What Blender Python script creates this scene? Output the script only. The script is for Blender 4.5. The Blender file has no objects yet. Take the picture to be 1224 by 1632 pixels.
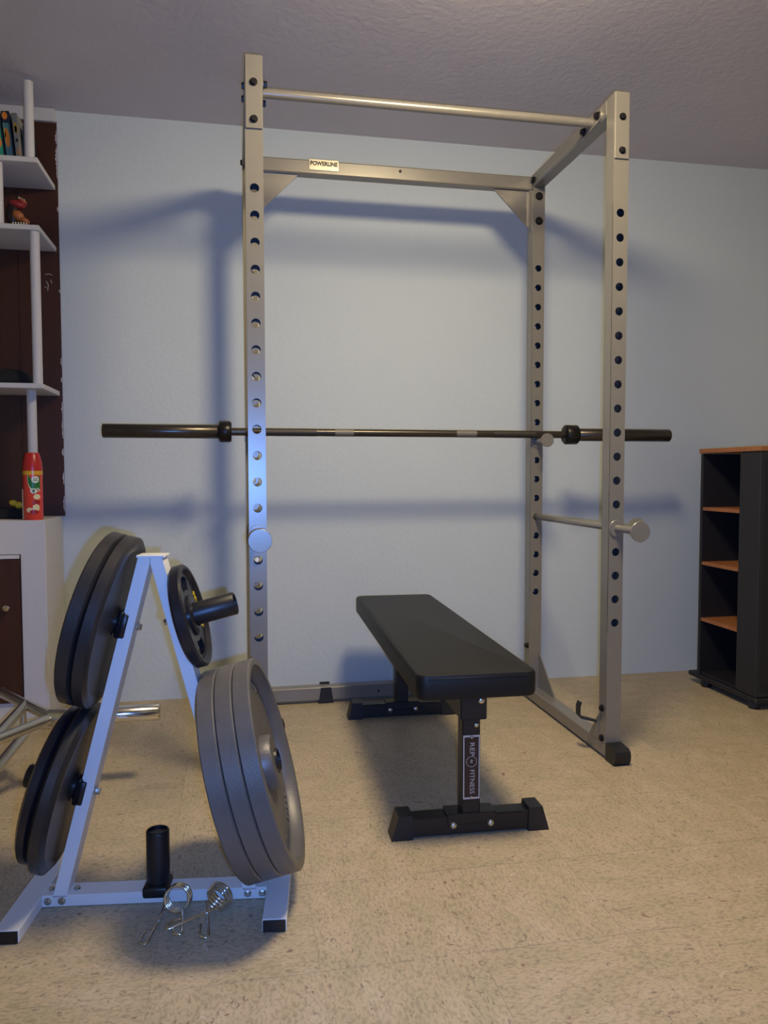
import bpy, bmesh, math, random
from mathutils import Vector, Matrix
random.seed(7)
PI = math.pi
C = bpy.context.scene.collection
SC = bpy.context.scene

# ------------------------------------------------------------------ camera, world, lights, exposure
def cam_axes(yaw, pitch, roll):
    f = Vector((math.sin(yaw)*math.cos(pitch), math.cos(yaw)*math.cos(pitch), math.sin(pitch)))
    r = Vector((math.cos(yaw), -math.sin(yaw), 0)); u = r.cross(f)
    c, s = math.cos(roll), math.sin(roll)
    return c*r+s*u, -s*r+c*u, f
CR, CU, CF = cam_axes(.1909, -.0507, -.0014)
CP = Vector((-.0364, -2.232, .9174))
cd = bpy.data.cameras.new('camera'); cam = bpy.data.objects.new('camera', cd); C.objects.link(cam)
cd.sensor_fit = 'VERTICAL'; cd.sensor_height = 36; cd.lens = 1222.53*36/1632
cd.clip_start = .02; cd.clip_end = 50
M = Matrix.Identity(4)
for i in range(3):
    M[i][0] = CR[i]; M[i][1] = CU[i]; M[i][2] = -CF[i]; M[i][3] = CP[i]
cam.matrix_world = M
SC.camera = cam

w = bpy.data.worlds.new('world'); SC.world = w; w.use_nodes = True
w.node_tree.nodes['Background'].inputs[0].default_value = (.5, .55, .7, 1)
w.node_tree.nodes['Background'].inputs[1].default_value = .02

def lamp(name, kind, loc, energy, color, **kw):
    d = bpy.data.lights.new(name, kind); d.energy = energy; d.color = color
    for k, v in kw.items(): setattr(d, k, v)
    o = bpy.data.objects.new(name, d); C.objects.link(o); o.location = loc
    return o
# the warm ceiling lamp is a glowing dome fixture just above the top of the frame (built below as ceiling_lamp)
LAMP = dict(loc=(.63, -.66, 2.302), r=.190, h=.100, strength=60, color=(1, .83, .54))
# the camera's own small flash, low right of the lens
fl = lamp('camera_flash_light', 'SPOT', CP + CR*.032 - CU*.028 + CF*.01, 56, (.125, .33, 1), shadow_soft_size=.008,
          spot_size=math.radians(120), spot_blend=1.0)
fl.rotation_euler = M.to_3x3().to_euler()

SC.view_settings.view_transform = 'Standard'; SC.view_settings.look = 'None'
SC.view_settings.gamma = 1; SC.view_settings.use_curve_mapping = False
SC.view_settings.exposure = 0.68

# ------------------------------------------------------------------ materials
MATS = {}
def srgb(r, g, b):
    f = lambda v: (v/255/12.92) if v/255 <= .04045 else ((v/255+.055)/1.055)**2.4
    return (f(r), f(g), f(b))
def mat(name, col, rough=.5, metal=0, spec=.5, bump=0, bscale=200, bdist=.001, var=0, vscale=8, coat=0, stretch=None, emit=0):
    m = bpy.data.materials.new(name); m.use_nodes = True; nt = m.node_tree; N = nt.nodes; L = nt.links
    b = N['Principled BSDF']
    b.inputs['Base Color'].default_value = (*col, 1); b.inputs['Roughness'].default_value = rough
    b.inputs['Metallic'].default_value = metal; b.inputs['Specular IOR Level'].default_value = spec
    b.inputs['Coat Weight'].default_value = coat
    tc = N.new('ShaderNodeTexCoord'); src = tc.outputs['Object']
    if stretch:
        mp = N.new('ShaderNodeMapping'); mp.inputs['Scale'].default_value = stretch; L.new(src, mp.inputs[0]); src = mp.outputs[0]
    if var:
        n = N.new('ShaderNodeTexNoise'); n.inputs['Scale'].default_value = vscale; n.inputs['Detail'].default_value = 5; L.new(src, n.inputs['Vector'])
        mx = N.new('ShaderNodeMix'); mx.data_type = 'RGBA'
        mx.inputs[6].default_value = (*[max(0, c*(1-var)) for c in col], 1); mx.inputs[7].default_value = (*[min(1, c*(1+var)) for c in col], 1)
        L.new(n.outputs['Fac'], mx.inputs[0]); L.new(mx.outputs[2], b.inputs['Base Color'])
    if bump:
        n = N.new('ShaderNodeTexNoise'); n.inputs['Scale'].default_value = bscale; n.inputs['Detail'].default_value = 3; L.new(src, n.inputs['Vector'])
        bp = N.new('ShaderNodeBump'); bp.inputs['Strength'].default_value = bump; bp.inputs['Distance'].default_value = bdist
        L.new(n.outputs['Fac'], bp.inputs['Height']); L.new(bp.outputs[0], b.inputs['Normal'])
    MATS[name] = m
    return m
mat('wall', (.60, .655, .665), .85, bump=.4, bscale=60, bdist=.003, var=.03, vscale=3, spec=.25)
mat('ceiling', (.68, .635, .64), .9, bump=.35, bscale=45, bdist=.004, var=.05, vscale=4, spec=.2)
mat('rack', (.27, .25, .215), .29, metal=.35, bump=.25, bscale=500, bdist=.0005, var=.05, vscale=30)
mat('rack_in_shade', (.045, .045, .05), .6)  # near-black tube interior: shade inside the holes put into the colour
mat('black_plastic', (.012, .012, .014), .45)
mat('black_bolt', (.014, .013, .014), .35, metal=.4)
mat('chrome', (.75, .74, .70), .16, metal=1)
mat('zinc', (.62, .61, .57), .28, metal=1)
mat('bar_steel', (.085, .072, .058), .3, metal=.75, var=.15, vscale=40)
mat('bar_knurl', (.07, .06, .05), .5, metal=.7, bump=.8, bscale=900, bdist=.0006)
mat('bar_chalk', (.20, .18, .15), .55, metal=.4, var=.2, vscale=60)
mat('bar_collar', (.02, .018, .017), .35, metal=.6)
mat('vinyl', (.0085, .008, .007), .52, spec=.35, bump=.35, bscale=350, bdist=.0006)
mat('bench_metal', (.010, .010, .011), .38)
mat('tree_white', (.80, .79, .77), .32, bump=.1, bscale=300, bdist=.0003)
mat('plate_black', (.024, .022, .022), .38, bump=.5, bscale=220, bdist=.0008, var=.3, vscale=14)
mat('plate_gloss', (.012, .012, .016), .28, bump=.3, bscale=160, bdist=.0006)
mat('plate_grey', (.13, .118, .105), .36, metal=.15, bump=.6, bscale=420, bdist=.0008, var=.14, vscale=25)
mat('yellow_paint', srgb(190, 165, 20), .5)
mat('peg_black', (.008, .008, .010), .4)
mat('shelf_white', (.62, .60, .585), .5, bump=.2, bscale=120, bdist=.0008, var=.03, vscale=6)
mat('cab_white', (.66, .635, .62), .6, bump=.4, bscale=90, bdist=.001, var=.05, vscale=5)
mat('brown', (.055, .017, .008), .38, var=.35, vscale=3, stretch=(6, 1, .6), bump=.2, bscale=60)
mat('gap_shade', (.01, .008, .008), .8)  # near-black colour standing in for shade around the doors
mat('tower_black', (.013, .013, .016), .5)
mat('tower_grey', (.018, .018, .022), .6)
mat('tower_wood', (.37, .138, .045), .45, var=.25, vscale=6, stretch=(1, 8, 1))
mat('can_red', (.80, .06, .035), .25, spec=.6); mat('can_cap', (.50, .022, .02), .3)
mat('can_green', (.02, .17, .03), .3); mat('can_gold', (.75, .40, .03), .3); mat('can_white', (.78, .76, .66), .4)
mat('can_cream', (.80, .68, .38), .4); mat('can_darkred', (.35, .01, .01), .4)
mat('yellow_toy', (.85, .60, .03), .4)
mat('black_cloth', (.008, .008, .009), .9)
mat('figure_orange', (.42, .13, .03), .35); mat('figure_red', (.28, .02, .02), .35); mat('ivory', (.8, .72, .55), .4); mat('figure_dark', (.02, .012, .01), .4)
mat('book_navy', (.015, .03, .05), .45); mat('book_green', (.03, .36, .20), .45); mat('book_teal', (.12, .28, .27), .45); mat('book_grey', (.36, .34, .26), .5)
mat('print_orange', (.95, .28, .03), .5); mat('print_yellow', (.75, .45, .03), .5); mat('print_dark', (.05, .04, .03), .6)
mat('nameplate', (.85, .78, .60), .22, metal=.9); mat('print_black', (.01, .01, .01), .6)
mat('label_silver', (.60, .50, .42), .4); mat('label_dark', (.035, .015, .012), .4)
mat('pin_white', (.75, .72, .62), .5)
mat('paint_chip', (.62, .58, .60), .7)

def tile_mat():
    m = bpy.data.materials.new('floor_tile'); m.use_nodes = True; nt = m.node_tree; N = nt.nodes; L = nt.links
    b = N['Principled BSDF']; b.inputs['Roughness'].default_value = .42; b.inputs['Specular IOR Level'].default_value = .35
    geo = N.new('ShaderNodeNewGeometry'); oi = N.new('ShaderNodeObjectInfo')
    gt = N.new('ShaderNodeMath'); gt.operation = 'GREATER_THAN'; gt.inputs[1].default_value = .5; L.new(oi.outputs['Random'], gt.inputs[0])
    ml = N.new('ShaderNodeMath'); ml.operation = 'MULTIPLY'; ml.inputs[1].default_value = PI/2; L.new(gt.outputs[0], ml.inputs[0])
    rot = N.new('ShaderNodeVectorRotate'); rot.rotation_type = 'Z_AXIS'; L.new(geo.outputs['Position'], rot.inputs['Vector']); L.new(ml.outputs[0], rot.inputs['Angle'])
    mp = N.new('ShaderNodeMapping'); mp.inputs['Scale'].default_value = (1, 1.9, 1); L.new(rot.outputs[0], mp.inputs[0])
    def noise(s, d, vec, dist=0):
        n = N.new('ShaderNodeTexNoise'); n.inputs['Scale'].default_value = s; n.inputs['Detail'].default_value = d; n.inputs['Distortion'].default_value = dist
        L.new(vec, n.inputs['Vector']); return n.outputs['Fac']
    def ramp(fac, stops):
        r = N.new('ShaderNodeValToRGB'); L.new(fac, r.inputs[0]); e = r.color_ramp.elements
        e[0].position, e[0].color = stops[0][0], (*stops[0][1], 1); e[1].position, e[1].color = stops[-1][0], (*stops[-1][1], 1)
        for p, c in stops[1:-1]:
            q = e.new(p); q.color = (*c, 1)
        return r.outputs['Color']
    def mix(fac, a, c, mode='MIX'):
        x = N.new('ShaderNodeMix'); x.data_type = 'RGBA'; x.blend_type = mode
        if isinstance(fac, float): x.inputs[0].default_value = fac
        else: L.new(fac, x.inputs[0])
        L.new(a, x.inputs[6])
        if isinstance(c, tuple): x.inputs[7].default_value = (*c, 1)
        else: L.new(c, x.inputs[7])
        return x.outputs[2]
    base = ramp(noise(9, 4, mp.outputs[0]), [(.3, (.46, .38, .24)), (.45, (.48, .39, .247)), (.55, (.515, .408, .268)), (.7, (.545, .445, .298))])
    fine = ramp(noise(85, 4, mp.outputs[0], .6), [(.40, (.80, .79, .78)), (.52, (1, 1, 1)), (.66, (1.06, 1.04, 1.02))])
    c1 = mix(1.0, base, fine, 'MULTIPLY')
    fl1 = ramp(noise(62, 5, mp.outputs[0], 1.2), [(.325, (1, 1, 1)), (.38, (0, 0, 0))])
    c2 = mix(fl1, c1, (.25, .19, .135))
    fl2 = ramp(noise(31, 3, rot.outputs[0], 1.5), [(.69, (0, 0, 0)), (.73, (.8, .8, .8))])
    c3 = mix(fl2, c2, (.60, .50, .40))
    fl3 = ramp(noise(24, 3, mp.outputs[0], 2), [(.28, (1, 1, 1)), (.31, (0, 0, 0))])
    c4 = mix(fl3, c3, (.26, .15, .10))
    tone = N.new('ShaderNodeMapRange'); tone.inputs[3].default_value = .985; tone.inputs[4].default_value = 1.015; L.new(oi.outputs['Random'], tone.inputs[0])
    cmb = N.new('ShaderNodeCombineColor'); [L.new(tone.outputs[0], cmb.inputs[i]) for i in range(3)]
    c5 = mix(1.0, c4, cmb.outputs[0], 'MULTIPLY')
    L.new(c5, b.inputs['Base Color'])
    bp = N.new('ShaderNodeBump'); bp.inputs['Strength'].default_value = .15; bp.inputs['Distance'].default_value = .001
    L.new(noise(60, 3, geo.outputs['Position']), bp.inputs['Height']); L.new(bp.outputs[0], b.inputs['Normal'])
    MATS['floor_tile'] = m
tile_mat()
mat('grout', (.36, .28, .18), .8)

# ------------------------------------------------------------------ helpers
def box(bm, x0, x1, y0, y1, z0, z1, bev=0, M=None, seg=1):
    r = bmesh.ops.create_cube(bm, size=1); vs = r['verts']
    for v in vs: v.co = Vector(((x0+x1)/2+v.co.x*(x1-x0), (y0+y1)/2+v.co.y*(y1-y0), (z0+z1)/2+v.co.z*(z1-z0)))
    if bev:
        es = list({e for v in vs for e in v.link_edges})
        rr = bmesh.ops.bevel(bm, geom=es, offset=bev, segments=seg, affect='EDGES', profile=.5)
        vs = list({v for f in rr['faces'] for v in f.verts} | {v for v in vs if v.is_valid})
    if M is not None:
        for v in vs: v.co = M @ v.co
    return vs
def frame_to(axis):
    return Vector(axis).normalized().to_track_quat('Z', 'Y').to_matrix().to_4x4()
def cyl(bm, p, q, r, r2=None, n=24, bev=0):
    p, q = Vector(p), Vector(q); d = q-p; h = d.length; r2 = r if r2 is None else r2
    prof = [(0, 0), (r-bev, 0), (r, bev), (r2, h-bev), (r2-bev, h), (0, h)] if bev else [(0, 0), (r, 0), (r2, h), (0, h)]
    return lathe(bm, prof, Matrix.Translation(p) @ frame_to(d), n)
def lathe(bm, prof, M=Matrix.Identity(4), n=32, closed=False):
    rings = []; vs = []
    for (r, z) in prof:
        if r < 1e-7: v = bm.verts.new(M @ Vector((0, 0, z))); rings.append([v]); vs.append(v)
        else:
            R = [bm.verts.new(M @ Vector((r*math.cos(2*PI*i/n), r*math.sin(2*PI*i/n), z))) for i in range(n)]; rings.append(R); vs += R
    pairs = list(zip(rings, rings[1:])) + ([(rings[-1], rings[0])] if closed else [])
    for a, b in pairs:
        for i in range(n):
            j = (i+1) % n
            if len(a) == 1 and len(b) == 1: continue
            if len(a) == 1: bm.faces.new((a[0], b[j], b[i]))
            elif len(b) == 1: bm.faces.new((a[i], a[j], b[0]))
            else: bm.faces.new((a[i], a[j], b[j], b[i]))
    return vs
def tube(bm, pts, r, n=12, closed=False):
    pts = [Vector(p) for p in pts]; k = len(pts); rings = []; prev = None
    for i, p in enumerate(pts):
        if closed: t = (pts[(i+1) % k]-pts[i-1]).normalized()
        else: t = (pts[min(i+1, k-1)]-pts[max(i-1, 0)]).normalized()
        if prev is None:
            a = Vector((0, 0, 1)) if abs(t.z) < .9 else Vector((1, 0, 0)); u = t.cross(a).normalized()
        else: u = (prev - t*prev.dot(t)).normalized()
        prev = u; v = t.cross(u)
        rings.append([bm.verts.new(p + r*(math.cos(2*PI*j/n)*u + math.sin(2*PI*j/n)*v)) for j in range(n)])
    R = list(zip(rings, rings[1:])) + ([(rings[-1], rings[0])] if closed else [])
    for a, b in R:
        for j in range(n): bm.faces.new((a[j], a[(j+1) % n], b[(j+1) % n], b[j]))
    if not closed:
        bm.faces.new(rings[0][::-1]); bm.faces.new(rings[-1])
def prism(bm, pts, d, M=None):
    """pts: list of 3D points (planar), extruded by vector d"""
    a = [bm.verts.new(Vector(p)) for p in pts]; b = [bm.verts.new(Vector(p)+Vector(d)) for p in pts]
    bm.faces.new(a); bm.faces.new(b[::-1])
    for i in range(len(pts)):
        j = (i+1) % len(pts); bm.faces.new((a[i], b[i], b[j], a[j]))
    if M is not None:
        for v in a+b: v.co = M @ v.co
def obj(name, bm, m, parent=None, smooth=None, M=None, label=None):
    if M is not None: bmesh.ops.transform(bm, matrix=M, verts=bm.verts)
    bmesh.ops.recalc_face_normals(bm, faces=bm.faces)
    me = bpy.data.meshes.new(name); bm.to_mesh(me); bm.free()
    me.materials.append(MATS[m] if isinstance(m, str) else m)
    if smooth:
        me.polygons.foreach_set('use_smooth', [True]*len(me.polygons)); me.set_sharp_from_angle(angle=math.radians(smooth))
    o = bpy.data.objects.new(name, me); C.objects.link(o)
    if parent:
        o.parent = parent
        p = parent; off = Vector((0, 0, 0))
        while p: off += p.location if p.rotation_euler.z == 0 else Vector((0, 0, 0)); p = p.parent
        if m_world(parent): o.location = -off
    if label: o['label'] = label
    return o
WORLD_PARTS = True
def m_world(parent):
    p = parent
    while p:
        if 'local' in p: return False
        p = p.parent
    return True
def thing(name, label, cat, loc=(0, 0, 0), rz=0, group=None, local=False):
    o = bpy.data.objects.new(name, None); C.objects.link(o); o.location = loc; o.rotation_euler = (0, 0, rz); o.empty_display_size = .05
    o['label'] = label; o['category'] = cat
    if group: o['group'] = group
    if local: o['local'] = 1
    return o
def tag(o, label, cat, group=None):
    o['label'] = label; o['category'] = cat
    if group: o['group'] = group
    return o
def struct(name, bm, m, smooth=None):
    o = obj(name, bm, m, None, smooth); o['kind'] = 'structure'; return o
def B(): return bmesh.new()
def hexbolt(p, axis, r=.009, h=.006, m='black_bolt', parent=None, name='bolt', dome=False, label=None):
    bm = B(); A = Matrix.Translation(Vector(p)) @ frame_to(axis)
    if dome:
        lathe(bm, [(0, 0), (r, 0), (r*.97, h*.3), (r*.8, h*.7), (r*.45, h*.95), (0, h)], A, 20)
        return obj(name, bm, m, parent, 60, label=label)
    lathe(bm, [(0, 0), (r*1.3, 0), (r*1.3, h*.22), (0, h*.22)], A, 20)
    lathe(bm, [(0, h*.2), (r, h*.2), (r, h*.9), (r*.85, h), (0, h)], A, 6)
    return obj(name, bm, m, parent, label=label)
def plate_with_holes(bm, w, z0, z1, holes, r, y, th, n=24):
    """front sheet of a tube: width 0..w (x), z0..z1, holes at (w/2, z)"""
    def quadstrip(zc, za, zb):
        angs = sorted(set([2*PI*i/n for i in range(n)] + [math.atan2(zb-zc, w/2), math.atan2(zb-zc, -w/2), math.atan2(za-zc, w/2) % (2*PI), math.atan2(za-zc, -w/2) % (2*PI)]))
        def rim(a):
            c, s = math.cos(a), math.sin(a)
            t = min([(w/2)/abs(c) if abs(c) > 1e-9 else 1e9, ((zb-zc)/s if s > 1e-9 else 1e9), ((za-zc)/s if s < -1e-9 else 1e9)])
            return (w/2+t*c, zc+t*s)
        for yy, flip in ((y, False), (y+th, True)):
            inn = [bm.verts.new((w/2+r*math.cos(a), yy, zc+r*math.sin(a))) for a in angs]
            out = [bm.verts.new((rim(a)[0], yy, rim(a)[1])) for a in angs]
            k = len(angs)
            for i in range(k):
                j = (i+1) % k; f = (inn[i], out[i], out[j], inn[j]); bm.faces.new(f if not flip else f[::-1])
            if not flip: first = inn
            else:
                for i in range(k):
                    j = (i+1) % k; bm.faces.new((first[i], first[j], inn[j], inn[i]))
    cuts = [z0] + [(a+b)/2 for a, b in zip(holes, holes[1:])] + [z1]
    if holes[0]-z0 > .06: pass
    lo = holes[0]-.03; hi = holes[-1]+.03
    box(bm, 0, w, y, y+th, z0, lo); box(bm, 0, w, y, y+th, hi, z1)
    cuts[0] = lo; cuts[-1] = hi
    for i, h in enumerate(holes): quadstrip(h, cuts[i], cuts[i+1])

# ------------------------------------------------------------------ room shell
WY = .955; CZ = 2.302; XL = -2.35; XR = 3.4; YF = -3.2
bm = B(); box(bm, XL, XR, WY, WY+.1, 0, CZ); struct('wall_back', bm, 'wall')
bm = B(); box(bm, XL-.1, XL, YF, WY+.1, 0, CZ); struct('wall_left', bm, 'wall')
bm = B(); box(bm, XR, XR+.1, YF, WY+.1, 0, CZ); struct('wall_right', bm, 'wall')
bm = B(); box(bm, XL-.1, XR+.1, YF-.1, YF, 0, CZ); struct('wall_front', bm, 'wall')
bm = B(); box(bm, XL-.1, XR+.1, YF-.1, WY+.1, CZ, CZ+.1); struct('ceiling', bm, 'ceiling')
bm = B(); box(bm, XL-.1, XR+.1, YF-.1, WY+.1, -.08, -.001); floor = struct('floor', bm, 'grout')
TS = .3048; tx0, ty0 = .413-TS*10, -.866-TS*8
bm = B(); gx, gy, e_ = .00012, .0003, .00015
def tq(k, z): return [bm.verts.new((x, y, z)) for x, y in ((gx+k, gy+k), (TS-gx-k, gy+k), (TS-gx-k, TS-gy-k), (gx+k, TS-gy-k))]
t0 = tq(0, -.001); t1 = tq(e_, 0)
bm.faces.new(t1)
for i in range(4): bm.faces.new((t0[i], t0[(i+1) % 4], t1[(i+1) % 4], t1[i]))
tile = None; ntile = 0
cells = []
for i in range(0, 20):
    for j in range(0, 15):
        x, y = tx0+i*TS, ty0+j*TS
        if x < XL-.3 or x > XR or y < YF-.3 or y > WY: continue
        cells.append((x, y))
cells = [c for c in cells]
for x, y in cells:
    if tile is None: tile = obj('tile', bm, 'floor_tile', floor); t = tile
    else: t = tile.copy(); C.objects.link(t)
    t.location = (x, y, random.uniform(-.00015, 0))

# ------------------------------------------------------------------ ceiling lamp
lx, ly, lz = LAMP['loc']; R_, H_ = LAMP['r'], LAMP['h']
lf = thing('ceiling_lamp', 'round glowing dome lamp on the ceiling above the bench', 'ceiling lamp', (lx, ly, lz), local=True)
bm = B(); lathe(bm, [(0, -.016), (R_+.012, -.016), (R_+.015, -.010), (R_+.015, 0), (0, 0)], n=48); obj('mounting_ring', bm, 'shelf_white', lf, 40)
em = bpy.data.materials.new('lamp_glass'); em.use_nodes = True
eb = em.node_tree.nodes['Principled BSDF']; eb.inputs['Base Color'].default_value = (.8, .8, .8, 1)
eb.inputs['Emission Color'].default_value = (*LAMP['color'], 1); eb.inputs['Emission Strength'].default_value = LAMP['strength']
bm = B(); lathe(bm, [(R_*math.cos(a), -.016-H_*math.sin(a)) for a in [k*PI/20 for k in range(10)]]+[(0, -.016-H_)], n=32); obj('glass_dome', bm, em, lf, 80)

# ------------------------------------------------------------------ power rack
RW, RD, T, RH = 1.166, .656, .05, 2.083
HZ = [.4413+.0752*i for i in range(18)]
rack = thing('power_rack', 'tall silver-grey steel power rack with rows of round holes standing against the pale blue wall', 'power rack', (RW/2, .35, 0))
def upright(x, y, extra=()):
    bm = B(); w = .0025
    hs = sorted(HZ+list(extra))
    plate_with_holes(bm, T, .05 if y else .05, RH-.004, hs, .013, 0, w)
    plate_with_holes(bm, T, .05, RH-.004, hs, .013, T-w, w)
    box(bm, 0, w, w, T-w, .05, RH-.004); box(bm, T-w, T, w, T-w, .05, RH-.004)
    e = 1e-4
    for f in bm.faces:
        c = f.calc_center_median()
        if w-e <= c.x <= T-w+e and w-e <= c.y <= T-w+e: f.material_index = 1  # inward faces take the painted-shade colour
    bmesh.ops.translate(bm, verts=bm.verts, vec=(x, y, 0))
    o = obj('upright', bm, 'rack', rack); o.data.materials.append(MATS['rack_in_shade'])
    return o
ups = [upright(0, 0), upright(RW-T, 0), upright(0, RD), upright(RW-T, RD)]
for x in (0, RW-T):
    bm = B(); box(bm, x, x+T, T, RD, 2.033, RH, .004); box(bm, x, x+T, 0.0, T, RH-.005, RH+.001, .002)
    side = obj('top_side_rail', bm, 'rack', rack)
    bm = B(); box(bm, x+.001, x+T-.001, -.005, 0, 1.882, RH, .0015); pl = obj('end_plate', bm, 'rack', side)
    for z in (2.008, 1.907): hexbolt((x+T/2, -.005, z), (0, -1, 0), .0085, .008, parent=pl)
    # base rail on the floor
    bm = B(); box(bm, x, x+T, 0, .78, 0.006, .052, .004); br = obj('base_rail', bm, 'rack', rack)
    s = 1 if x > .5 else -1; xin = x if x > .5 else x+T
    # gussets (base, front and rear)
    bm = B(); xc = x+T/2-.003
    prism(bm, [(xc+.018, RD, .052), (xc+.018, RD, .195), (xc+.018, RD-.16, .052)], (.005, 0, 0)); obj('gusset', bm, 'rack', rack)
    bm = B(); prism(bm, [(xin-.002, T, .05), (xin-.002, T, .135), (xin-.002, .115, .05)], (.004, 0, 0)); obj('gusset', bm, 'rack', rack)
    ax = (-s, 0, 0)
    for (yy, zz) in ((.028, .16), (.028, .032+.04-.01)): hexbolt((xin, yy, zz), ax, .009, .009, parent=br)
    hexbolt((xin, RD+.02, .22), ax, .009, .012, parent=br)
    hexbolt((xin, RD-.012, 2.055), ax, .009, .012, parent=side)
    hexbolt((x+T if x < .5 else x, RD+.02, .22), ax, .004, .004, parent=br) if False else None
    if x < .5:
        for (yy, zz) in ((.11, 2.05), (.19, 2.05), (RD+.02, 2.05)): hexbolt((x, yy, zz), (-1, 0, 0), .009, .007, parent=side)
    # rubber foot with rounded nose
    bm = B(); px = [(0.0, .056), (-.05, .052), (-.062, .045), (-.066, .030), (-.062, .012), (-.052, .0), (0, .0)]
    prism(bm, [(x-.002, a, b) for a, b in px], (T+.004, 0, 0)); obj('rubber_foot', bm, 'black_plastic', rack)
    # hook strap behind the front upright
    bm = B(); hx = xin
    d = -s
    pts = [(hx, .07, .105), (hx+d*.020, .085, .108), (hx+d*.042, .095, .112), (hx+d*.050, .098, .122), (hx+d*.050, .098, .15), (hx+d*.045, .098, .163)]
    for a, b in zip(pts, pts[1:]):
        a, b = Vector(a), Vector(b); n = (b-a).normalized(); nn = Vector((0, 1, 0)).cross(n).normalized()*.003; yv = Vector((0, .012, 0))
        prism(bm, [a-yv-nn, a+yv-nn, a+yv+nn, a-yv+nn], b-a+n*.001)
    obj('band_hook', bm, 'black_plastic', rack)
    # large plug bolts near the top of the rear upright
    for z in (1.998, 1.903): hexbolt((x+T/2+.001, RD, z), (0, -1, 0), .012, .009, parent=ups[3 if x > .5 else 2])
# rear cross members
bm = B(); box(bm, T, RW-T, RD+.002, RD+T-.002, 2.021, 2.072, .004)
topc = obj('top_crossbar', bm, 'rack', rack)
bm = B(); cyl(bm, (.586, RD+.0015, 2.054), (.586, RD-.0008, 2.054), .0055, n=16); obj('screw_hole_shade', bm, 'print_black', topc)  # raised black disc, painted as the shade inside a hole
for s, xa in ((1, T), (-1, RW-T)):
    bm = B(); prism(bm, [(xa, RD+.018, 2.021), (xa+s*.155, RD+.018, 2.021), (xa, RD+.018, 1.868)], (0, .005, 0))
    prism(bm, [(xa, RD+.003, 2.02), (xa+s*.013, RD+.003, 2.02), (xa+s*.013, RD+.003, 1.885), (xa, RD+.003, 1.868)], (0, .015, 0))
    obj('gusset', bm, 'rack', rack)
bm = B(); box(bm, 0, RW, .782, .832, .010, .064, .004); botc = obj('bottom_crossbar', bm, 'rack', rack)
bm = B(); cyl(bm, (.522, .783, .037), (.522, .7808, .037), .005, n=16); obj('screw_hole_shade', bm, 'print_black', botc)  # black disc painted for a hole's shaded inside; the bar is solid
for xc in (.309, .857):
    bm = B()
    prism(bm, [(xc-.030, .776, 0), (xc+.030, .776, 0), (xc+.020, .776, .062), (xc-.020, .776, .062)], (0, .062, 0))
    box(bm, xc-.02, xc+.02, .834, .838, 0, .071)
    obj('rubber_foot', bm, 'black_plastic', rack)
# pull-up bar
bm = B(); cyl(bm, (T+.004, .15, 2.053), (RW-T-.004, .15, 2.053), .0145, n=28); pb = obj('pull_up_bar', bm, 'rack', rack, 50)
for s, xa in ((1, T), (-1, RW-T)):
    bm = B(); Mx = Matrix.Translation((xa, .15, 2.053))
    pts = []
    for (cy, cz) in ((-.050, .004), (.050, -.004)):
        base = math.atan2(cz, cy)
        for k in range(-5, 6):
            a = base + k*PI/10; pts.append((0, cy+.020*math.cos(a), cz+.020*math.sin(a)))
    prism(bm, [Vector((xa, .15, 2.05))+Vector(p) for p in pts], (s*.005, 0, 0)); fl_ = obj('mounting_flange', bm, 'rack', pb)
    for (cy, cz) in ((-.050, .004), (.050, -.004)): hexbolt((xa+s*.005, .15+cy, 2.05+cz), (s, 0, 0), .010, .012, parent=fl_)
# nameplate with lettering
def text_bm(txt, size, M, depth=.0004, spacing=1.0, sx=1.0, bold=.0):
    cu = bpy.data.curves.new('t', 'FONT'); cu.body = txt; cu.size = size; cu.align_x = 'CENTER'; cu.align_y = 'CENTER'
    cu.extrude = depth; cu.space_character = spacing; cu.offset = bold; cu.resolution_u = 3
    o = bpy.data.objects.new('t', cu); C.objects.link(o)
    dg = bpy.context.evaluated_depsgraph_get(); me = bpy.data.meshes.new_from_object(o.evaluated_get(dg))
    bm = B(); bm.from_mesh(me); bpy.data.objects.remove(o); bpy.data.curves.remove(cu); bpy.data.meshes.remove(me)
    bmesh.ops.transform(bm, matrix=M @ Matrix.Diagonal((sx, 1, 1, 1)), verts=bm.verts)
    return bm
FACE = Matrix.Rotation(PI/2, 4, 'X')          # text facing -y
bm = B(); box(bm, .242, .352, RD-.0015, RD+.002, 2.035, 2.074, .0008)
npl = obj('nameplate', bm, 'nameplate', rack, label='shiny metal nameplate reading POWERLINE')
obj('lettering', text_bm('POWERLINE', .0205, Matrix.Translation((.297, RD-.0018, 2.0585)) @ FACE, sx=.90, bold=.0008), 'print_black', npl)

# lift-off bar catches, safety rods, pin
def capped_rod(name, label, cat, x, z, yfront, yback, rr, rd, group, washer=True):
    r = thing(name, label, cat, (x, yfront, z), group=group)
    bm = B(); cyl(bm, (x, yfront+.004, z), (x, yback, z), rr, n=20, bev=.001); obj('rod', bm, 'rack', r, 50)
    bm = B(); cyl(bm, (x, yfront, z), (x, yfront+.006, z), rd, n=40, bev=.001); obj('end_disc', bm, 'rack', r, 40)
    if washer:
        bm = B(); cyl(bm, (x, washer-.004, z), (x, washer-.0005, z), .027, n=32, bev=.001); obj('stop_washer', bm, 'rack', r, 40)
zs = HZ[4]; zb = HZ[8]
capped_rod('safety_rod', 'grey round safety rod through the left uprights, its end disc facing the camera', 'safety rod', .0245, zs, -.225, RD+.07, .0112, .031, 'safety rods of the rack', -.001)
capped_rod('safety_rod', 'grey round safety rod through the right uprights, end disc sticking out in front', 'safety rod', RW-.0235, zs, -.147, RD+.07, .0112, .031, 'safety rods of the rack', -.001)
capped_rod('bar_catch', 'short grey catch with round end under the bar on the right rear upright', 'bar catch', RW-.0245, zb, RD-.106, RD+.065, .0112, .026, 'bar catches', RD)
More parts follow.
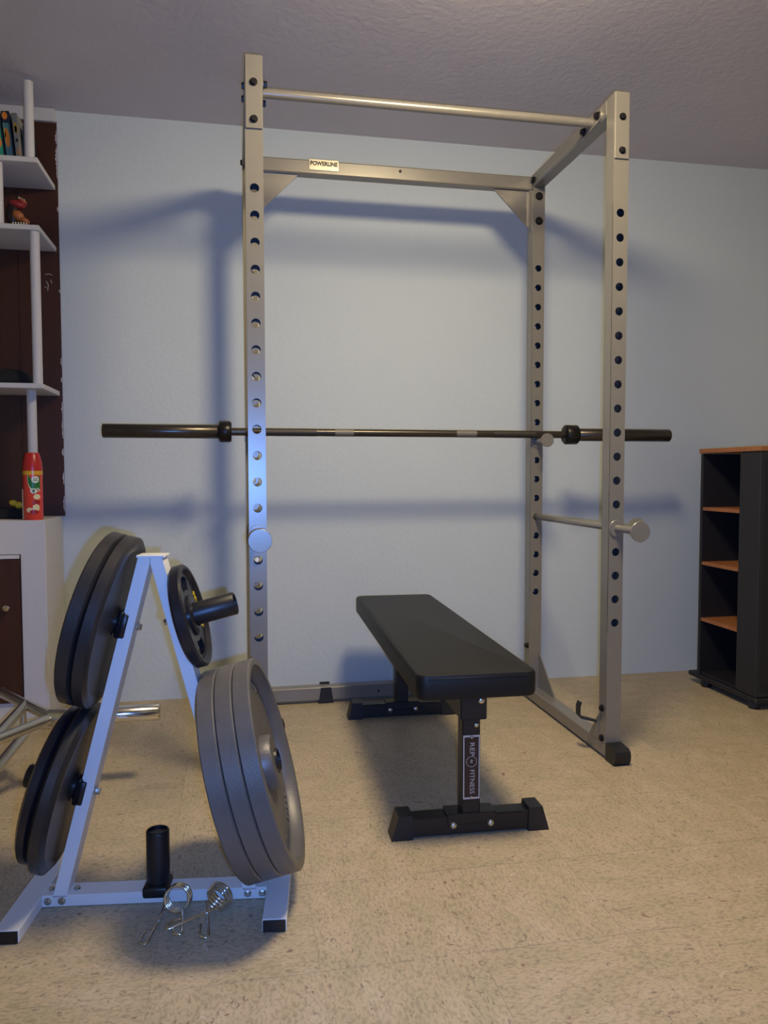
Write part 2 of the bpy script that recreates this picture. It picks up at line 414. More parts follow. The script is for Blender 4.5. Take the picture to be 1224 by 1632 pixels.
capped_rod('bar_catch', 'short grey catch under the bar on the left rear upright, hidden behind the front upright', 'bar catch', .0245, zb, RD-.106, RD+.065, .0112, .0145, 'bar catches', RD)
bm = B(); cyl(bm, (.0215, -.006, .6685), (.0215, .052, .6610), .0065, n=18, bev=.001)
tag(obj('locking_pin', bm, 'pin_white', None, 40), 'small off-white pin sitting in the hole just under the disc of the left upright', 'pin')

# ------------------------------------------------------------------ barbell
by, bz = .629, zb+.0112+.0142
bar = thing('barbell', 'long dark steel barbell without plates lying across the rack', 'barbell', (.6, by, bz))
bm = B(); cyl(bm, (-.06, by, bz), (1.31, by, bz), .0140, n=24); obj('shaft', bm, 'bar_steel', bar, 50)
for a, b in ((.06, .26), (.33, .40), (.80, .88), (.95, 1.12)):
    bm = B(); cyl(bm, (a, by, bz), (b, by, bz), .0144, n=24); obj('knurling', bm, 'bar_knurl' if b-a > .1 else 'bar_chalk', bar, 50)
for a, b, c in ((-.496, -.094, -.049), (1.700, 1.300, 1.245)):
    s = 1 if b > a else -1
    bm = B(); cyl(bm, (a, by, bz), (b, by, bz), .0250, n=32, bev=.002); sl = obj('sleeve', bm, 'bar_steel', bar, 50)
    bm = B(); cyl(bm, (a-s*.0006, by, bz), (a+s*.002, by, bz), .018, n=24); obj('end_cap', bm, 'bar_collar', sl, 50)
    bm = B(); cyl(bm, (b, by, bz), (c, by, bz), .0385, n=36, bev=.005); obj('collar', bm, 'bar_collar', bar, 50)

# ------------------------------------------------------------------ flat bench
bench = thing('flat_bench', 'black padded flat weight bench standing inside the rack', 'bench', (.5415, -.381, 0), -.031, local=True)
def rounded_slab(bm, x0, x1, y0, y1, z0, z1, rc, re):
    def ring(inset, z):
        pts = []
        for cx, cy, a0 in ((x1-rc, y1-rc, 0), (x0+rc, y1-rc, PI/2), (x0+rc, y0+rc, PI), (x1-rc, y0+rc, 1.5*PI)):
            for k in range(7):
                a = a0+k*PI/12; pts.append(bm.verts.new((cx+(rc-inset)*math.cos(a), cy+(rc-inset)*math.sin(a), z)))
        return pts
    R = [ring(re, z0), ring(re*.3, z0+re*.3), ring(0, z0+re), ring(0, z1-re), ring(re*.3, z1-re*.3), ring(re, z1)]
    for a, b in zip(R, R[1:]):
        n = len(a)
        for i in range(n): bm.faces.new((a[i], a[(i+1) % n], b[(i+1) % n], b[i]))
    bm.faces.new(R[0][::-1]); bm.faces.new(R[-1])
bm = B(); rounded_slab(bm, -.152, .152, -.088, 1.135, .367, .432, .028, .010); pad = obj('pad', bm, 'vinyl', bench, 40)
bm = B(); tube(bm, [(x, y, .421) for x, y in [(-.1505, -.06), (-.1505, 1.10), (-.12, 1.1335), (.12, 1.1335), (.1505, 1.10), (.1505, -.06), (.125, -.0865), (-.125, -.0865)]], .0022, 8, True); obj('seam', bm, 'vinyl', pad, 60)
bm = B(); box(bm, -.034, .034, -.045, 1.04, .302, .3665, .003); sp = obj('spine', bm, 'bench_metal', bench)
hexbolt((.018, -.045, .352), (0, -1, 0), .0095, .008, 'zinc', sp, dome=True)
for k, y in enumerate((0, .956)):
    bm = B(); box(bm, -.0235, .0235, y-.0235, y+.0235, .05, .303, .003); ps = obj('post', bm, 'bench_metal', bench)
    if k == 0: hexbolt((.012, y-.0235, .283), (0, -1, 0), .007, .006, 'zinc', ps, dome=True)
    bm = B(); box(bm, -.170, .170, y-.024, y+.024, .004, .052, .003); fb = obj('foot_bar', bm, 'bench_metal', bench)
    bm = B(); box(bm, -.062, .066, y-.027, y+.027, .030, .058, .002); obj('saddle', bm, 'bench_metal', fb)
    for s in (-1, 1):
        bm = B()
        prism(bm, [(s*.150, y-.029, 0), (s*.206, y-.029, 0), (s*.188, y-.029, .062), (s*.152, y-.029, .062)], (0, .058, 0)); obj('end_cap', bm, 'black_plastic', fb)
    for x in (-.047, .050): hexbolt((x, y-.027 if y == 0 else y-.027, .030), (0, -1, 0), .0095, .008, 'zinc', fb, dome=True)
    bm = B(); box(bm, -.10, .10, y-.03, y+.03, .3655, .3685); obj('pad_bracket', bm, 'bench_metal', sp)
# badge on the front post
bm = B(); box(bm, -.0215, .0215, -.0245, -.023, .093, .257); bd = obj('badge', bm, 'label_silver', bench, label='dark badge with a pale frame reading REP FITNESS')
bm = B(); box(bm, -.0185, .0185, -.0251, -.0243, .098, .252); obj('badge_field', bm, 'label_dark', bd)
TR = FACE @ Matrix.Rotation(-PI/2, 4, 'Z')
for s, z, dz in (('REP', .2215, 0), ('FITNESS', .138, 0)):
    obj('lettering', text_bm(s, .0175 if s == 'REP' else .0170, Matrix.Translation((0.001, -.0253, z)) @ TR, depth=.0003, spacing=1.02, sx=1.25 if s == 'REP' else 1.04), 'label_silver', bd)
obj('lettering', text_bm('R', .013, Matrix.Translation((.0, -.0253, .1895)) @ FACE @ Matrix.Rotation(-.35, 4, 'Z'), depth=.0003), 'label_silver', bd)
bm = B(); lathe(bm, [(.0128, -.0003), (.0138, -.0003), (.0138, .0003), (.0128, .0003)], Matrix.Translation((0, -.0253, .1895)) @ FACE, 32, True); obj('emblem_ring', bm, 'label_silver', bd)
for z in (.252, .098): hexbolt((0, -.0251, z), (0, -1, 0), .004, .003, 'zinc', bd, 'rivet', dome=True)

# ------------------------------------------------------------------ plate tree
TO = Vector((-.214, -.5735, 0)); TU = Vector((.9932, -.1167, 0)); TV = Vector((.1167, .9932, 0)); TZR = math.atan2(-.1167, .9932)
tree = thing('weight_tree', 'white steel A-shaped weight tree with short black pegs standing before the rack', 'weight tree', TO, TZR, local=True)
W2 = .050
for s in (-1, 1):
    bm = B()
    zt, zb_ = .742, .022
    ti, to_, bi, bo = .0, .0245, .184, .2135
    prism(bm, [(s*ti, 0, zt-.004), (s*to_, 0, zt), (s*bo, 0, zb_), (s*bi, 0, zb_), (s*ti, 0, zt-.055+.045)], (0, W2, 0)) if False else prism(bm, [(s*.0005, 0, zt), (s*to_, 0, zt), (s*bo, 0, zb_), (s*(bo-.0285), 0, zb_), (s*.0005, 0, zt-.012)], (0, W2, 0))
    obj('leg', bm, 'tree_white', tree)
    bm = B(); x0, x1 = (-.2845, -.2355) if s < 0 else (.2355, .2845)
    box(bm, x0, x1, -.122, .235, .0, .026, .0015); rn = obj('foot_runner', bm, 'tree_white', tree)
    bm = B(); box(bm, x0+.002, x1-.002, -.126, -.120, .001, .0245, .001); obj('end_cap', bm, 'peg_black', rn)
bm = B(); box(bm, -.028, .030, -.001, W2+.001, .741, .7465, .001); obj('top_cap', bm, 'tree_white', tree)
bm = B(); box(bm, -.2355, .2355, 0, W2, .001, .026, .0012); cb = obj('crossbar', bm, 'tree_white', tree)
for x in (-.224, -.195, .195, .226): hexbolt((x, 0, .0135), (0, -1, 0), .0062, .004, 'zinc', cb)
for x in (-.222, -.170): hexbolt((x, .025, .026), (0, 0, 1), .006, .006, 'zinc', cb)
def leg_u(z): return .0245+(.742-z)*(.189/.72)
SL = math.atan(.189/.72)
AX = {s: Vector((s*math.cos(SL), 0, math.sin(SL))) for s in (-1, 1)}
LG = {s: Vector((s*math.sin(SL), 0, -math.cos(SL))) for s in (-1, 1)}    # down the leg
PEG = {}
for s, z in ((-1, .600), (-1, .247), (1, .610), (1, .267)):
    base = Vector((s*leg_u(z), .025, z)); a = AX[s]; PEG[(s, z)] = base
    bm = B(); A = Matrix.Translation(base) @ frame_to(a)
    L_ = .098 if (s, z) == (-1, .600) else .116; lathe(bm, [(0, .001), (.0245, .001), (.0245, L_), (.0225, L_+.002), (.0205, L_+.002), (.0205, L_-.004), (0, L_-.004)], A, 32)
    pg = obj('peg', bm, 'peg_black', tree, 50)
    # moulded saddle wrapping the leg
    bm = B(); box(bm, -.004, .010, -.0305, .0305, -.030, .030, .006, seg=2)
    Mr = Matrix.Translation(base) @ Matrix((( a.x, 0, -LG[s].x, 0), (a.y, 1, -LG[s].y, 0), (a.z, 0, -LG[s].z, 0), (0, 0, 0, 1)))
    box(bm, -.012, .004, -.0315, -.0255, -.026, .026, .0025); box(bm, -.012, .004, .0255, .0315, -.026, .026, .0025)
    obj('peg_saddle', bm, 'peg_black', pg, 50, M=Mr)
    inner = base - a*.029
    hexbolt(inner, -a, .0075, .009, 'zinc', pg)
bm = B(); lathe(bm, [(0, .006), (.0245, .006), (.0245, .120), (.0235, .1225), (.0205, .1235), (.0205, .118), (0, .118)], Matrix.Translation((.001, .026, .026)), 32); pg = obj('peg', bm, 'peg_black', tree, 50)
bm = B(); box(bm, -.0275, .0275, -.006, .056, .012, .036, .006, seg=2); obj('peg_saddle', bm, 'peg_black', pg, 50)

# ------------------------------------------------------------------ weight plates
def tree_world(v): return TO + TU*v.x + TV*v.y + Vector((0, 0, v.z))
def plate(name, label, s, z, off, th, prof_fn, m, group, n=72, extra=None, spin=0):
    base = PEG[(s, z)] + AX[s]*off - LG[s]*(-.0012)
    wb = tree_world(base); ax = TU*AX[s].x + Vector((0, 0, AX[s].z))
    side = TV.copy(); up = ax.cross(side).normalized()
    r = thing(name, label, 'weight plate', wb, group=group, local=True)
    Mr = Matrix(((side.x, up.x, ax.x, 0), (side.y, up.y, ax.y, 0), (side.z, up.z, ax.z, 0), (0, 0, 0, 1)))
    for nm, prof, mm in prof_fn(th):
        bm = B(); lathe(bm, prof, Mr, n, True); obj(nm, bm, mm, r, 35)
    if extra: extra(r, Mr, th)
    return r
def deep_dish(R):
    def f(th):
        rim = [(R-.026, .003), (R-.004, .0), (R, .003), (R, th-.003), (R-.003, th), (R-.015, th), (R-.020, th-.004), (R-.027, .014), (R-.028, .010), (R-.028, .004)]
        web = [(.056, .004), (R-.027, .004), (R-.027, .0095), (.056, .0105)]
        hub = [(.0262, .001), (.056, .001), (.060, .005), (.058, th-.009), (.054, th-.004), (.036, th-.003), (.0262, th-.003)]
        return [('rim', rim, 'plate_grey'), ('web', web, 'plate_grey'), ('hub', hub, 'plate_grey')]
    return f
def raised_ring(r, Mr, th):
    bm = B()
    for c0 in (PI/2, -PI/2):
        for q in range(-9, 10):
            if q in (-3, 4): continue
            a = c0+q*.085; c_, s_ = math.cos(a), math.sin(a)
            P = Matrix(((c_, -s_, 0, 0), (s_, c_, 0, 0), (0, 0, 1, 0), (0, 0, 0, 1)))
            box(bm, .172, .187, -.0045, .0045, .009, .0115, M=P)
    obj('raised_marks', bm, 'plate_grey', r, M=Mr)['kind'] = 'stuff'
for k, lb in enumerate(['grey hammered-finish weight plate next to the white leg, innermost of three', 'grey hammered-finish weight plate in the middle of the three on the lower right peg',
                        'grey deep-dish weight plate, outermost of three, its open face turned right']):
    plate('weight_plate', lb, 1, .267, .004+k*.0372, .0365, deep_dish(.2265), 'plate_grey', 'grey plates on the lower right peg', extra=raised_ring if k == 2 else None)
def solid(R, chamf=.004):
    def f(th):
        body = [(.03, .004), (R-.03, .004), (R-.024, 0), (R-chamf*1.6, 0), (R, chamf), (R, th-chamf), (R-chamf*1.6, th), (R-.024, th), (R-.03, th-.008), (.055, th-.008), (.05, th), (.03, th)]
        ins = [(.0262, .002), (.03, .002), (.03, th-.001), (.0262, th-.001)]
        return [('plate_body', body, 'plate_black'), ('bore_sleeve', ins, 'plate_gloss')]
    return f
plate('weight_plate', 'large black weight plate on the upper left peg, next to the white leg', -1, .600, .011, .0315, solid(.184, .006), None, 'black plates on the upper left peg')
plate('weight_plate', 'large black weight plate on the upper left peg, outer of the two', -1, .600, .043, .030, solid(.184, .004), None, 'black plates on the upper left peg')
plate('weight_plate', 'black weight plate on the lower left peg, next to the white leg', -1, .247, .011, .0345, solid(.177, .009), None, 'black plates on the lower left peg')
def gloss(R):
    def f(th):
        return [('plate_body', [(a, b) for a, b in solid(R, .007)(th)[0][1]], 'plate_gloss'), ('bore_sleeve', solid(R)(th)[1][1], 'plate_gloss')]
    return f
plate('weight_plate', 'glossy black weight plate on the lower left peg, outer and slightly smaller one', -1, .247, .046, .028, gloss(.163), None, 'black plates on the lower left peg')
# the small plate with two openings
def small_profile(th):
    R = .1115
    rim = [(R-.018, .003), (R-.004, 0), (R, .004), (R, th-.004), (R-.004, th), (R-.010, th), (R-.018, th-.008)]
    hub = [(.0262, 0), (.044, .001), (.044, th-.005), (.036, th-.001), (.0262, th-.001)]
    return [('rim', rim, 'plate_gloss'), ('hub', hub, 'plate_gloss')]
def small_extra(r, Mr, th):
    R = .1115
    def sector(a0, a1, r0, r1, z0, z1, name, m, lab=None):
        bm = B(); k = max(3, int((a1-a0)/.12)); lo, hi, lo2, hi2 = [], [], [], []
        for i in range(k+1):
            a = a0+(a1-a0)*i/k; c, s_ = math.cos(a), math.sin(a)
            lo.append(bm.verts.new((r0*c, r0*s_, z0))); hi.append(bm.verts.new((r1*c, r1*s_, z0)))
            lo2.append(bm.verts.new((r0*c, r0*s_, z1))); hi2.append(bm.verts.new((r1*c, r1*s_, z1)))
        for i in range(k):
            bm.faces.new((lo[i], hi[i], hi[i+1], lo[i+1])); bm.faces.new((lo2[i], lo2[i+1], hi2[i+1], hi2[i]))
            bm.faces.new((lo[i], lo[i+1], lo2[i+1], lo2[i])); bm.faces.new((hi[i], hi2[i], hi2[i+1], hi[i+1]))
        bm.faces.new((lo[0], lo2[0], hi2[0], hi[0])); bm.faces.new((lo[-1], hi[-1], hi2[-1], lo2[-1]))
        o = obj(name, bm, m, r, M=Mr)
        if lab: o['label'] = lab
    zt = th-.009
    g_ = .42
    sector(PI/2+g_, 3*PI/2-g_, .043, R-.017, .004, zt, 'web', 'plate_gloss')
    sector(-PI/2+g_, PI/2-g_, .043, R-.017, .004, zt, 'web', 'plate_gloss')
    for c0 in (PI/2, -PI/2):
        sector(c0-g_, c0+g_, .043, .056, .004, zt, 'web', 'plate_gloss'); sector(c0-g_, c0+g_, R-.026, R-.017, .004, zt, 'web', 'plate_gloss')
    for c0 in (PI, 0):
        for q in range(-3, 4):
            if q == 0: continue
            sector(c0+q*.16-.05, c0+q*.16+.05, .072, .084, zt-.0005, zt+.0016, 'raised_mark', 'yellow_paint', 'worn yellow paint on a raised mark')
plate('weight_plate', 'small black weight plate with yellow markings on the upper right peg', 1, .610, .006, .026, small_profile, None, None, extra=small_extra)

# ------------------------------------------------------------------ spring clips on the floor
CLIPW = .0030
def spring_clip(label, c, ax, h1, h2):
    """coil centre c, coil axis ax, two handle tips"""
    c = Vector(c); ax = Vector(ax).normalized(); r0 = .0250; wr = CLIPW
    A = Matrix.Translation(c) @ frame_to(ax); bm = B(); pts = []
    turns = 3.3; n = 90
    inv = A.inverted()
    l1 = inv @ Vector(h1); a_st = math.atan2(l1.y, l1.x)-.9
    for i in range(n+1):
        a = a_st + 2*PI*turns*i/n; pts.append(A @ Vector((r0*math.cos(a), r0*math.sin(a), -.0135+.027*i/n)))
    root = thing('spring_clip', label, 'spring clip', (c.x, c.y, 0), group='spring collar clips on the floor', local=True)
    off = Matrix.Translation((-c.x, -c.y, 0))
    tube(bm, pts, wr, 8); obj('coil', bm, 'chrome', root, 60, M=off)
    for st, tip in ((pts[0], Vector(h1)), (pts[-1], Vector(h2))):
        d = (tip-st).normalized(); sd = d.cross(Vector((0, 0, 1))).normalized()*.0095
        bm = B(); e1 = tip+sd*.0; loop = [st, st+(tip-st)*.5, tip-d*.004, tip+sd*.35+d*.002, tip+sd*.9+d*.001, tip+sd*1.7-d*.004, tip+sd*1.8-d*.02, tip+sd*1.6-d*.033]
        tube(bm, loop, wr, 8); obj('handle', bm, 'chrome', root, 60, M=off)
spring_clip('chrome spring clip lying on the floor, its coil ring facing the camera', (-.164, -.612, .0285), (-.25, -1, .25), (-.216, -.722, .003), (-.150, -.715, .0115))
spring_clip('chrome spring clip lying on the floor, tipped flat beside the other under the grey plates', (-.078, -.623, .0285), (.55, -.2, .75), (-.098, -.722, .003), (-.178, -.700, .014))

# ------------------------------------------------------------------ hex bar behind the tree
hb = thing('hex_bar', 'chrome tube hex lifting bar behind the weight tree, one thick sleeve pointing right', 'hex bar', (-1.14, .09, .213))
V = Vector((-.562, .09, .213)); r_ = .0150
c1, c2 = V+Vector((-.225, .31, 0)), V+Vector((-.19, -.31, 0))
V2 = V+Vector((-1.17, 0, 0)); c3, c4 = V2+Vector((.19, -.31, 0)), V2+Vector((.225, .31, 0))
for a, b in ((V, c1), (V, c2), (c1, c4), (c2, c3), (V2, c3), (V2, c4)):
    bm = B(); d = (b-a).normalized()*.006; cyl(bm, a-d, b+d, r_, n=20); obj('frame_tube', bm, 'zinc', hb, 50)
for p, dx in ((V, 1), (V2, -1)):
    bm = B(); cyl(bm, p+Vector((-dx*.012, 0, 0)), p+Vector((dx*.298, 0, 0)), .0245, n=32, bev=.002); sl = obj('sleeve', bm, 'chrome', hb, 50)
    bm = B(); cyl(bm, p+Vector((dx*.150, 0, 0)), p+Vector((dx*.160, 0, 0)), .046, n=32); obj('stop_collar', bm, 'peg_black', sl, 50)
for dx, p in ((1, V), (-1, V2)):
    xa = p.x-dx*.112
    ya, yb_ = .09+.155, .09-.185
    bm = B(); cyl(bm, (xa, ya, .213), (xa, yb_, .213), .0150, n=20); obj('cross_tube', bm, 'zinc', hb, 50)
    bm = B(); cyl(bm, (xa, ya-.02, .128), (xa, yb_+.01, .128), .0150, n=20); hd = obj('handle', bm, 'zinc', hb, 50)
    for yy in (ya-.03, yb_+.02):
        bm = B(); cyl(bm, (xa, yy, .213), (xa, yy, .128), .0095, n=16); obj('post', bm, 'zinc', hd, 50)

# ------------------------------------------------------------------ left cabinet and open shelf
CX0, CX1, CYF = -2.1, -.703, .667
cab = thing('base_cabinet', 'low painted cabinet with white frame and dark brown doors in the left corner', 'cabinet', ((CX0+CX1)/2, .81, 0))
bm = B(); box(bm, CX0, CX1, CYF+.001, WY-.002, 0, .752, .002); obj('body', bm, 'cab_white', cab)
xd = -.790
for k in range(3):
    x1 = xd-k*.45; x0 = x1-.40
    bm = B(); box(bm, x0-.004, x1+.004, CYF-.0008, CYF+.003, .10, .632); obj('door_gap_shade', bm, 'gap_shade', cab)  # dark sheet painted as the shaded gap; the body behind is solid
    bm = B(); box(bm, x0, x1, CYF-.012, CYF+.002, .104, .615, .002); dr = obj('door', bm, 'brown', cab)
    bm = B(); box(bm, x0, x1, CYF-.010, CYF+.002, .617, .630, .001); obj('edge_strip', bm, 'cab_white', cab)
    kx = x1-.040
    bm = B(); lathe(bm, [(0, 0), (.006, 0), (.006, .010), (.011, .014), (.013, .020), (.011, .026), (.005, .029), (0, .029)], Matrix.Translation((kx, CYF-.012, .447)) @ frame_to((0, -1, 0)), 8); obj('knob', bm, 'chrome', dr)
sh = thing('open_shelf', 'white open corner shelves on round posts over a dark brown back, above the cabinet', 'shelf unit', ((CX0+CX1)/2, .9, .752))
for k, (x0, x1) in enumerate(((-.8424, -.693), (-1.44, -.8430), (CX0, -1.442))):
    bm = B(); box(bm, x0, x1, WY-.009 if k else WY-.006, WY-.0005, .752, 2.26); obj('back_panel', bm, 'brown', sh)
bm = B()
for (z, h, wd) in ((2.20, .05, .005), (2.12, .09, .006), (2.06, .03, .004), (1.93, .02, .004), (1.62, .012, .004), (1.35, .03, .005), (1.28, .02, .004), (1.17, .05, .005), (1.10, .09, .006), (1.00, .03, .007), (.90, .05, .005), (.80, .06, .006)):
    pts = [(-.6945-wd*.55*random.uniform(.15, 1.5)*(0.25+math.sin(i*PI/16)), WY-.0068, z-h/2+h*i/16) for i in range(17)]
    prism(bm, pts+[(-.6935, WY-.0068, z+h/2), (-.6935, WY-.0068, z-h/2)], (0, .0007, 0))
obj('chipped_edge', bm, 'paint_chip', sh)
bm = B()
for pts in ([(-.768, 1.700), (-.756, 1.704), (-.742, 1.699)], [(-.765, 1.676), (-.757, 1.662), (-.760, 1.640)], [(-.748, 1.682), (-.744, 1.668)], [(-.770, 1.655), (-.762, 1.650)]):
    tube(bm, [(x+.022, WY-.0062, z-.02) for x, z in pts], .0011, 6)
obj('scratches', bm, 'paint_chip', sh)['kind'] = 'stuff'
SB = {'a': (2.000, 2.018), 'b': (1.768, 1.786), 'c': (1.218, 1.236)}
for k in 'abc':
    z0, z1 = SB[k]; bm = B(); box(bm, CX0, -.702, .678, WY-.008, z0, z1, .002); obj('shelf_board', bm, 'shelf_white', sh)
bm = B(); box(bm, CX0, -.695, WY-.022, WY-.0005, 2.252, CZ-.001, .002); obj('top_trim', bm, 'shelf_white', sh)
def post(x, z0, z1, y=.700):
    bm = B(); cyl(bm, (x, y, z0), (x, y, z1), .0165, n=28); obj('post', bm, 'shelf_white', sh, 50)
for dx in (0, -.62): post(-.732+dx, 2.018, 2.281); post(-.838+dx, 1.786, 2.0); post(-.7225+dx, 1.236, 1.768); post(-.762+dx, .752, 1.218, .768)

# things on the shelves
def book(x, w_, h, d, lean, cover, label, deco):
    r = thing('book', label, 'book', (x, .86, SB['a'][1]), group='books on the top shelf', local=True)
    Ml = Matrix.Rotation(lean, 4, 'Y')
    bm = B(); box(bm, 0, w_, -.085, .065, 0, h, .001); obj('cover', bm, cover, r, M=Ml)
    bm = B(); box(bm, .002, w_-.002, -.083, .067, .002, h-.001+.0015); obj('pages', bm, 'ivory', r, M=Ml)
    for (nm, u0, u1, v0, v1, mm) in deco:
        bm = B(); k = 14
        cx, cz, rx, rz_ = (u0+u1)/2*w_, (v0+v1)/2*h, (u1-u0)/2*w_, (v1-v0)/2*h
        if nm == 'spine_panel': box(bm, cx-rx, cx+rx, -.0856, -.085, cz-rz_, cz+rz_)
        else: prism(bm, [(cx+rx*math.cos(2*PI*i/k), -.0860, cz+rz_*math.sin(2*PI*i/k)) for i in range(k)], (0, .0006, 0))
        obj(nm, bm, mm, r, M=Ml)
book(-.7930, .018, .186, .15, -.085, 'book_grey', 'thin grey book with a yellow spot on its spine, nearest the white post', [('spine_spot', .2, .85, .60, .82, 'print_yellow'), ('spine_spot', .3, .75, .62, .76, 'print_orange'), ('spine_mark', .3, .8, .45, .52, 'print_dark'), ('spine_mark', .35, .8, .30, .34, 'print_orange'), ('spine_mark', .3, .85, .22, .28, 'print_orange'), ('spine_mark', .3, .9, .14, .18, 'print_dark')])
book(-.8245, .027, .190, .15, -.10, 'book_navy', 'teal-spined book with a tall orange oval print, second from the post', [('spine_panel', .05, .82, .02, .78, 'book_teal'), ('spine_spot', .12, .72, .33, .68, 'print_orange'), ('spine_spot', .1, .30, .5, .7, 'print_yellow'), ('spine_mark', .1, .75, .84, .98, 'print_orange')])
book(-.8560, .027, .188, .15, -.10, 'book_navy', 'green-spined book leaning beside the teal one, partly out of frame', [('spine_panel', .05, .85, .02, .82, 'book_green'), ('spine_spot', .12, .8, .32, .52, 'print_orange'), ('spine_mark', .2, .8, .88, .97, 'print_orange')])
bm = B(); box(bm, -.776, -.762, .79, .93, SB['a'][1], SB['a'][1]+.152, .001)
bk = tag(obj('book', bm, 'book_navy', None), 'narrow dark upright book hidden mostly behind the white post', 'book', 'books on the top shelf')

# carved figurine on the second shelf
fg = thing('figurine', 'small red and orange carved figurine with open toothed jaws on the second shelf', 'figurine', (-.795, .80, SB['b'][1]), local=True)
def blob(parts, m, name, parent, smooth=70, sub=2):
    bm = B()
    for (c, s_, rot) in parts:
        r = bmesh.ops.create_icosphere(bm, subdivisions=sub, radius=1)
        Mx = Matrix.Translation(Vector(c)) @ Matrix.Rotation(rot, 4, 'Y') @ Matrix.Diagonal((*s_, 1))
        for v in r['verts']: v.co = Mx @ v.co
    return obj(name, bm, m, parent, smooth)
blob([((-.022, 0, .052), (.026, .022, .036), 0), ((-.020, 0, .012), (.030, .024, .013), 0)], 'figure_dark', 'body', fg)
blob([((-.006, -.006, .078), (.030, .018, .011), .15), ((.012, -.006, .084), (.017, .013, .007), .45)], 'figure_red', 'upper_jaw', fg)
blob([((.014, -.008, .088), (.016, .012, .004), .35), ((-.002, -.012, .046), (.022, .017, .015), .3), ((.018, -.012, .034), (.020, .016, .009), .25)], 'figure_orange', 'lower_jaw', fg)
bm = B()
for k in range(6): cyl(bm, (-.016+k*.009, -.027, .025), (-.016+k*.009, -.029, .015), .0026, .0006, 8)
for k in range(4): cyl(bm, (.002+k*.006, -.014, .092-.002*k), (.003+k*.006, -.014, .098-.002*k), .0022, .0008, 8)
obj('teeth', bm, 'ivory', fg)
blob([((.000, 0, .006), (.038, .024, .006), 0)], 'figure_dark', 'base', fg)
for ch in list(fg.children):
    for v in ch.data.vertices: v.co.z *= 1.32
bl = blob([((0, 0, .02), (.095, .05, .045), 0), ((.06, 0, .008), (.07, .045, .022), .1), ((-.05, 0, .03), (.07, .05, .04), 0)], 'black_cloth', 'cap', None)
for v in bl.data.vertices: v.co.z = max(v.co.z, 0)
bl.location = (-.850, .80, SB['c'][1]+.0003); tag(bl, 'crumpled black cloth cap lying on the third shelf', 'cap')

# aerosol can
can = thing('aerosol_can', 'red air freshener spray can with green and gold label on the cabinet top', 'spray can', (-.7485, .702, .752), local=True)
bm = B(); R = .0325
lathe(bm, [(0, 0), (R-.002, 0), (R, .003), (R, .176), (0, .176)], n=40); obj('body', bm, 'can_red', can, 40)
bm = B(); lathe(bm, [(0, .174), (R+.0008, .174), (R+.0012, .180), (R-.001, .205), (R-.007, .232), (R-.010, .238), (R-.016, .240), (0, .236)], n=40); obj('cap', bm, 'can_cap', can, 40)
bm = B(); lathe(bm, [(R+.0006, .161), (R+.0010, .161), (R+.0010, .175), (R+.0006, .175)], n=40, closed=True); obj('gold_band', bm, 'can_gold', can, 40)
def decal(name, m, pts, lift):
    """pts: (angle, z) outline on the can surface; angle 0 faces -y, positive to +x"""
    bm = B(); cx = sum(p[0] for p in pts)/len(pts); cz = sum(p[1] for p in pts)/len(pts)
    rr = R+lift; P = lambda a, z: (rr*math.sin(a), -rr*math.cos(a), z)
    rings = []
    for f in (0.001, .34, .67, 1):
        rings.append([bm.verts.new(P(cx+(a-cx)*f, cz+(z-cz)*f)) for a, z in pts])
    for a, b in zip(rings, rings[1:]):
        for i in range(len(pts)): bm.faces.new((a[i], a[(i+1) % len(pts)], b[(i+1) % len(pts)], b[i]))
    bm.faces.new(rings[0]); return obj(name, bm, m, can)
def ell(a0, z0, ra, rz_, n=20): return [(a0+ra*math.cos(2*PI*i/n), z0+rz_*math.sin(2*PI*i/n)) for i in range(n)]
decal('label_edge', 'can_white', [(-.30, .160), (-.34, .148), (-.28, .130), (-.10, .114), (.18, .104), (.6, .100), (1.0, .104), (1.0, .160)], .0007)
decal('label_green', 'can_green', [(-.24, .160), (-.28, .148), (-.22, .132), (-.05, .118), (.20, .109), (.6, .106), (1.0, .110), (1.0, .160)], .0011)
decal('label_disc', 'can_white', ell(.48, .144, .38, .0125), .0015)
[decal('disc_mark', 'can_green', ell(.48+a, .144+b, .07, .0018), .0018) for a, b in ((-.1, .003), (.1, .003), (0, -.003), (.16, -.002), (-.16, -.002))]
decal('label_leaf', 'can_white', ell(.30, .104, .36, .0095), .0014)
decal('label_flower', 'can_cream', ell(.62, .083, .36, .010), .0012)
decal('label_fruit', 'can_darkred', ell(.55, .064, .42, .008), .0013)
decal('label_flower', 'can_cream', ell(.52, .044, .36, .013), .0016); decal('label_flower', 'can_cream', ell(-.15, .036, .35, .009), .0014)
decal('label_fruit', 'can_darkred', ell(.30, .030, .45, .007), .0017)
bm = B(); box(bm, -R-.0012, -R+.0015, -.012, -.003, .004, .11); obj('label_edge', bm, 'can_cream', can)
obj('lettering', text_bm('4', .018, Matrix.Translation((.0095, -R-.0010, .104)) @ FACE, depth=.0016, bold=.0004), 'can_green', can)
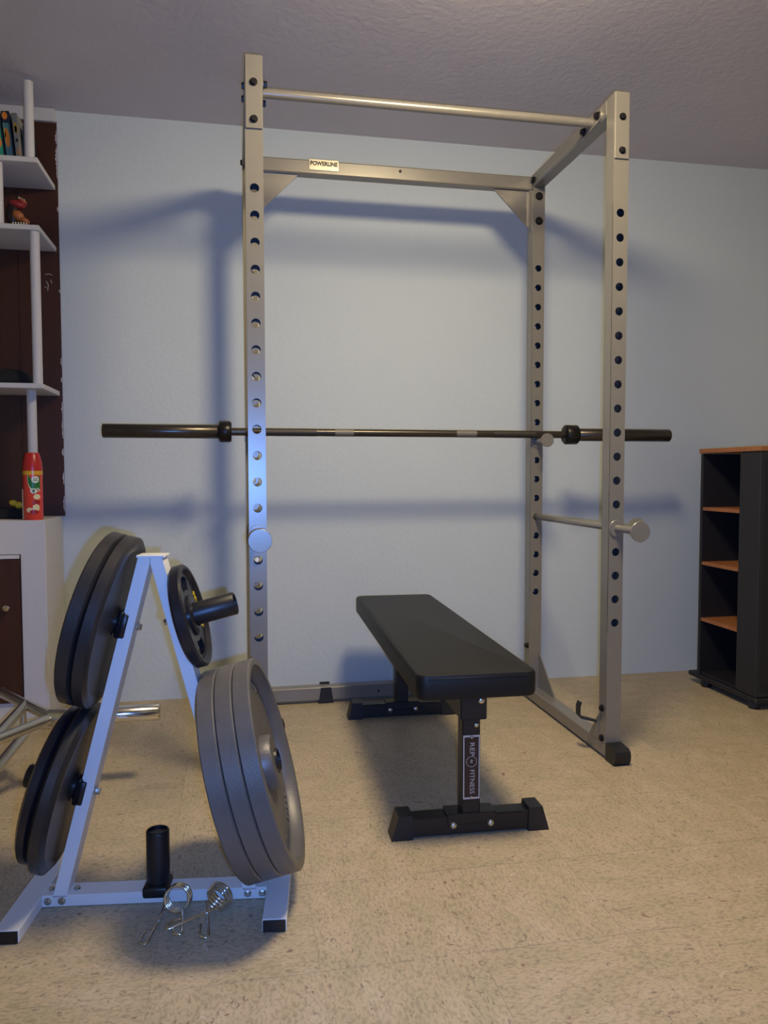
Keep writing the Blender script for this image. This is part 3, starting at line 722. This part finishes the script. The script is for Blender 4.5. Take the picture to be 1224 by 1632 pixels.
# yellow toy and black box beside it
bm = B(); box(bm, -1.02, -.800, .76, .90, .752, .789, .006, seg=2)
tag(obj('box', bm, 'black_cloth', None), 'flat black box lying on the cabinet top beside the spray can', 'box')
yt = blob([((-.012, 0, .018), (.016, .012, .012), .4), ((.006, 0, .010), (.014, .010, .014), -.6), ((.018, 0, .012), (.016, .007, .006), 0)], 'yellow_toy', 'toy', None)
yt.location = (-.826, .79, .791); tag(yt, 'little yellow plastic toy on top of the flat black box', 'toy')

# ------------------------------------------------------------------ media tower on the right
tw = thing('media_tower', 'black media tower with orange wood top and open shelves at the right edge', 'shelf tower', (2.12, .55, 0))
TX0, TX1, TY0, TY1 = 1.92, 2.36, .36, .742
bm = B(); box(bm, TX0+.005, TX1-.005, TY0, .372, .05, .998); box(bm, TX0+.24, TX0+.25, .372, TY1, .05, .998); box(bm, TX1-.012, TX1-.005, .372, TY1, .05, .998)
box(bm, TX0+.002, TX0+.25, TY1-.018, TY1, .05, .998); box(bm, TX0+.01, TX1-.005, TY0+.01, TY1-.01, .045, .06); box(bm, TX0+.25, TX1-.005, TY1-.012, TY1, .05, .998)
body = obj('body', bm, 'tower_black', tw)
bm = B(); box(bm, TX0, TX0+.24, TY0-.002, .480, .05, .998, .002); obj('side_panel', bm, 'tower_grey', tw)
bm = B(); box(bm, TX0-.006, TX1+.006, TY0-.006, TY1+.004, .999, 1.018, .002); obj('top_board', bm, 'tower_wood', tw)
for z in (.770, .537, .295):
    bm = B(); box(bm, TX0+.002, TX0+.24, .481, TY1-.018, z-.014, z, .001); obj('shelf_board', bm, 'tower_wood', tw)
bm = B(); box(bm, TX0-.004, TX1+.01, TY0-.01, .80, .028, .048, .004); obj('base_plate', bm, 'tower_black', tw)
for x, y in ((TX0+.02, .39), (TX0+.02, .70), (TX1-.04, .39), (TX1-.04, .70)):
    bm = B(); cyl(bm, (x, y, 0), (x, y, .03), .022, n=20, bev=.003); obj('foot', bm, 'tower_black', tw, 50)
bm = B()
for k in range(62):
    z = .075+k*.0145; box(bm, TX0+.02, TX1-.02, TY0-.003, TY0+.001, z, z+.009)
obj('slotted_front', bm, 'tower_black', tw)

for o in bpy.data.objects:
    if 'local' in o: del o['local']
